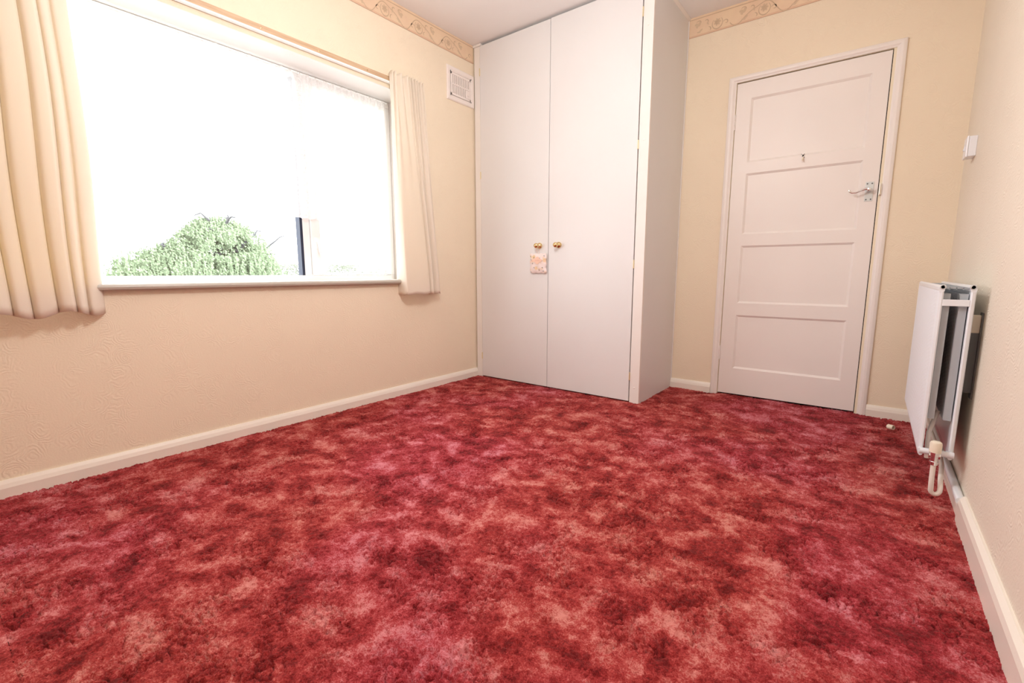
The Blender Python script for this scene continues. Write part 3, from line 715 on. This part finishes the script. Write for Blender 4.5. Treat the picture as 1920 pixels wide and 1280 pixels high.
low = vnoise(X, Y, 9, 5)*.6 + vnoise(X, Y, 21, 6)*.4
crk = np.clip(1-(g2-g1)/.21, 0, 1) * np.clip((vnoise(X, Y, 13, 8)-.45)*4, 0, 1)
Z = -.004 + .0045*(hh-.5) - .0035*np.clip(f1-.25, 0, 1) + .001*(gh-.5) - .013*crk + .006*(low-.5) + rng.normal(0, .0008, X.shape)
edge = np.clip(np.minimum(X-cx0, cx1-X)/.02, 0, 1)
Z = Z*edge - .003*(1-edge)
co = np.stack([X, Y, Z], -1).reshape(-1, 3).astype(np.float32)
idx = np.arange(nx*ny).reshape(ny, nx); q = np.stack([idx[:-1,:-1], idx[:-1,1:], idx[1:,1:], idx[1:,:-1]], -1).reshape(-1, 4)
qc = co[q[:, 0]]; q = q[~((qc[:, 0] < WX-.02) & (qc[:, 1] > F+.02))]      # no pile inside the wardrobe
me = bpy.data.meshes.new('carpet'); nv = len(co); nf = len(q)
me.vertices.add(nv); me.vertices.foreach_set('co', co.ravel()); me.loops.add(nf*4); me.loops.foreach_set('vertex_index', q.ravel().astype(np.int32))
me.polygons.add(nf); me.polygons.foreach_set('loop_start', np.arange(0, nf*4, 4, dtype=np.int32)); me.polygons.foreach_set('loop_total', np.full(nf, 4, dtype=np.int32))
me.polygons.foreach_set('use_smooth', np.ones(nf, dtype=bool)); me.update(calc_edges=True); me.materials.append(M_carpet)
cp = bpy.data.objects.new('carpet', me); C.objects.link(cp)
tag(cp, 'mottled red and pink long pile fitted carpet covering the floor', 'carpet', kind='stuff')
# plain strip of the same carpet behind the camera
bm = bmesh.new(); bx(bm, 0, W, YB, cy0, -.044, -.006); obj('carpet_rear', bm, M_carpet, cp)

# ------------------------------------------------------------------ outside: lawn, willow, hedge
struct('ground', box(-60, -.35, -40, 60, -2.9, -2.7), paint('pale_ground', (.36, .365, .33), .9), label='pale ground outside the window')
M_leaf = mat('willow_leaf', (.225, .285, .175), .8, spec=.1); M_bark = mat('bark', (.10, .10, .105), .9, spec=.1); M_hedge = mat('hedge_leaf', (.27, .29, .23), .8, spec=.1)
t = thing('willow_tree', (-12, 5.2, -2.7), 'pale green weeping willow tree seen through the left window pane', 'tree')
bm = bmesh.new()
tube(bm, [(-12, 5.1, -2.7), (-12, 5.15, -1.2), (-12.05, 5.2, -.2), (-12, 5.35, .5)], [.32, .25, .21, .16], 10); obj('trunk', bm, M_bark, t, True)
bm = bmesh.new()
def limb(p, q, r, k=5, sag=.0):
    p, q = Vector(p), Vector(q); pts = []
    for i in range(k+1):
        u = i/k; w = p.lerp(q, u) + Vector((0, random.uniform(-.07,.07), random.uniform(-.06,.06)+sag*math.sin(PI*u))); pts.append(w)
    tube(bm, pts, [r*(1-.8*i/k)+.008 for i in range(k+1)], 6); return pts
ends = []
for (q, r) in (((-12.1, 4.72, 1.9), .10), ((-11.8, 5.5, 2.0), .09), ((-12.3, 6.2, 1.8), .07), ((-11.9, 4.1, 1.3), .08), ((-12, 6.7, 1.4), .06), ((-12.6, 5.0, 1.6), .07), ((-11.5, 5.9, 1.5), .07), ((-12, 3.5, .95), .06)):
    ps = limb((-12, 5.3, .3), q, r, 6, .25)
    for k in range(5):
        b0 = random.choice(ps[2:]); e = b0 + Vector((random.uniform(-.5,.5), random.uniform(-.7,.7), random.uniform(.0,.45))); limb(b0, e, r*.4, 4, .1)
obj('branch', bm, M_bark, t, True)
def crown_top(y):    # height of the crown against y
    ks = [(2.7, .85), (3.05, 1.15), (3.3, 1.35), (4.0, 1.55), (4.4, 1.80), (4.65, 2.1), (5.0, 2.30), (5.5, 2.42), (6.0, 2.30), (6.5, 2.05), (6.8, 1.6), (7.15, .9)]
    for (a, h), (b, k) in zip(ks, ks[1:]):
        if y <= b: return h + (k-h)*(y-a)/(b-a)
    return .6
holes = [(4.62, 1.62, .16, .20), (5.15, 1.42, .30, .22), (5.72, 1.55, .26, .24), (6.25, 1.75, .20, .18), (4.95, 1.05, .14, .12), (6.55, 1.35, .16, .14), (3.55, 1.22, .10, .08)]
vs, fs = [], []
for s in range(8500):
    y = random.triangular(2.75, 7.1, 5.0); top = crown_top(y); dx = random.gauss(0, .55)
    zt = top - abs(dx)*.55 - random.random()**1.5*1.5
    x = -12 + dx; L = random.uniform(.25, .75); n = int(L/.05)
    for k in range(n):
        z = zt - k*.05; sw = .05*math.sin(k*.5+s)
        if any(math.hypot((y-hy)/hr, (z-hz)/hv) < 1 + .25*math.sin(9*y+7*z) for hy, hz, hr, hv in holes) and random.random() < .9: continue
        a = random.uniform(0, PI); l = random.uniform(.03, .055); w_ = .012
        c, sn = math.cos(a), math.sin(a); dz = -random.uniform(.02, .05)
        b = len(vs)
        vs += [(x+sw, y-w_, z), (x+sw, y+w_, z), (x+sw+c*l+.01, y+sn*l*random.choice((-1,1))+w_, z+dz), (x+sw+c*l, y+sn*l*.6-w_, z+dz-.02)]
        fs.append((b, b+1, b+2, b+3))
me = bpy.data.meshes.new('foliage'); me.from_pydata(vs, [], fs); me.materials.append(M_leaf); me.update()
o = bpy.data.objects.new('foliage', me); C.objects.link(o); o.parent = t; o.matrix_parent_inverse = Matrix.Translation(-t.location); o['kind'] = 'stuff'
t = thing('garden_hedge', (-22, 15, -2.7), 'faint pale hedge beyond the willow, low in the window', 'hedge')
bm = bmesh.new(); bx(bm, -22.4, -21.6, 9.5, 24, -2.7, .6, .2); obj('hedge_core', bm, M_hedge, t)
vs, fs = [], []
for s in range(9000):
    y = random.uniform(9.3, 24.2); x = random.uniform(-22.6, -21.3); z = .95 + .25*math.sin(y*1.7) + .12*math.sin(y*5.1) - random.random()**2*1.6
    a = random.uniform(0, PI); l = .07; b = len(vs); c, sn = math.cos(a)*l, math.sin(a)*l; h = random.uniform(-.06, .06)
    vs += [(x, y, z), (x+c, y+sn, z+h), (x+c*.6, y+sn*.4, z+.08), (x-c*.3, y, z+.06)]; fs.append((b, b+1, b+2, b+3))
me = bpy.data.meshes.new('foliage'); me.from_pydata(vs, [], fs); me.materials.append(M_hedge); me.update()
o = bpy.data.objects.new('foliage', me); C.objects.link(o); o.parent = t; o.matrix_parent_inverse = Matrix.Translation(-t.location); o['kind'] = 'stuff'
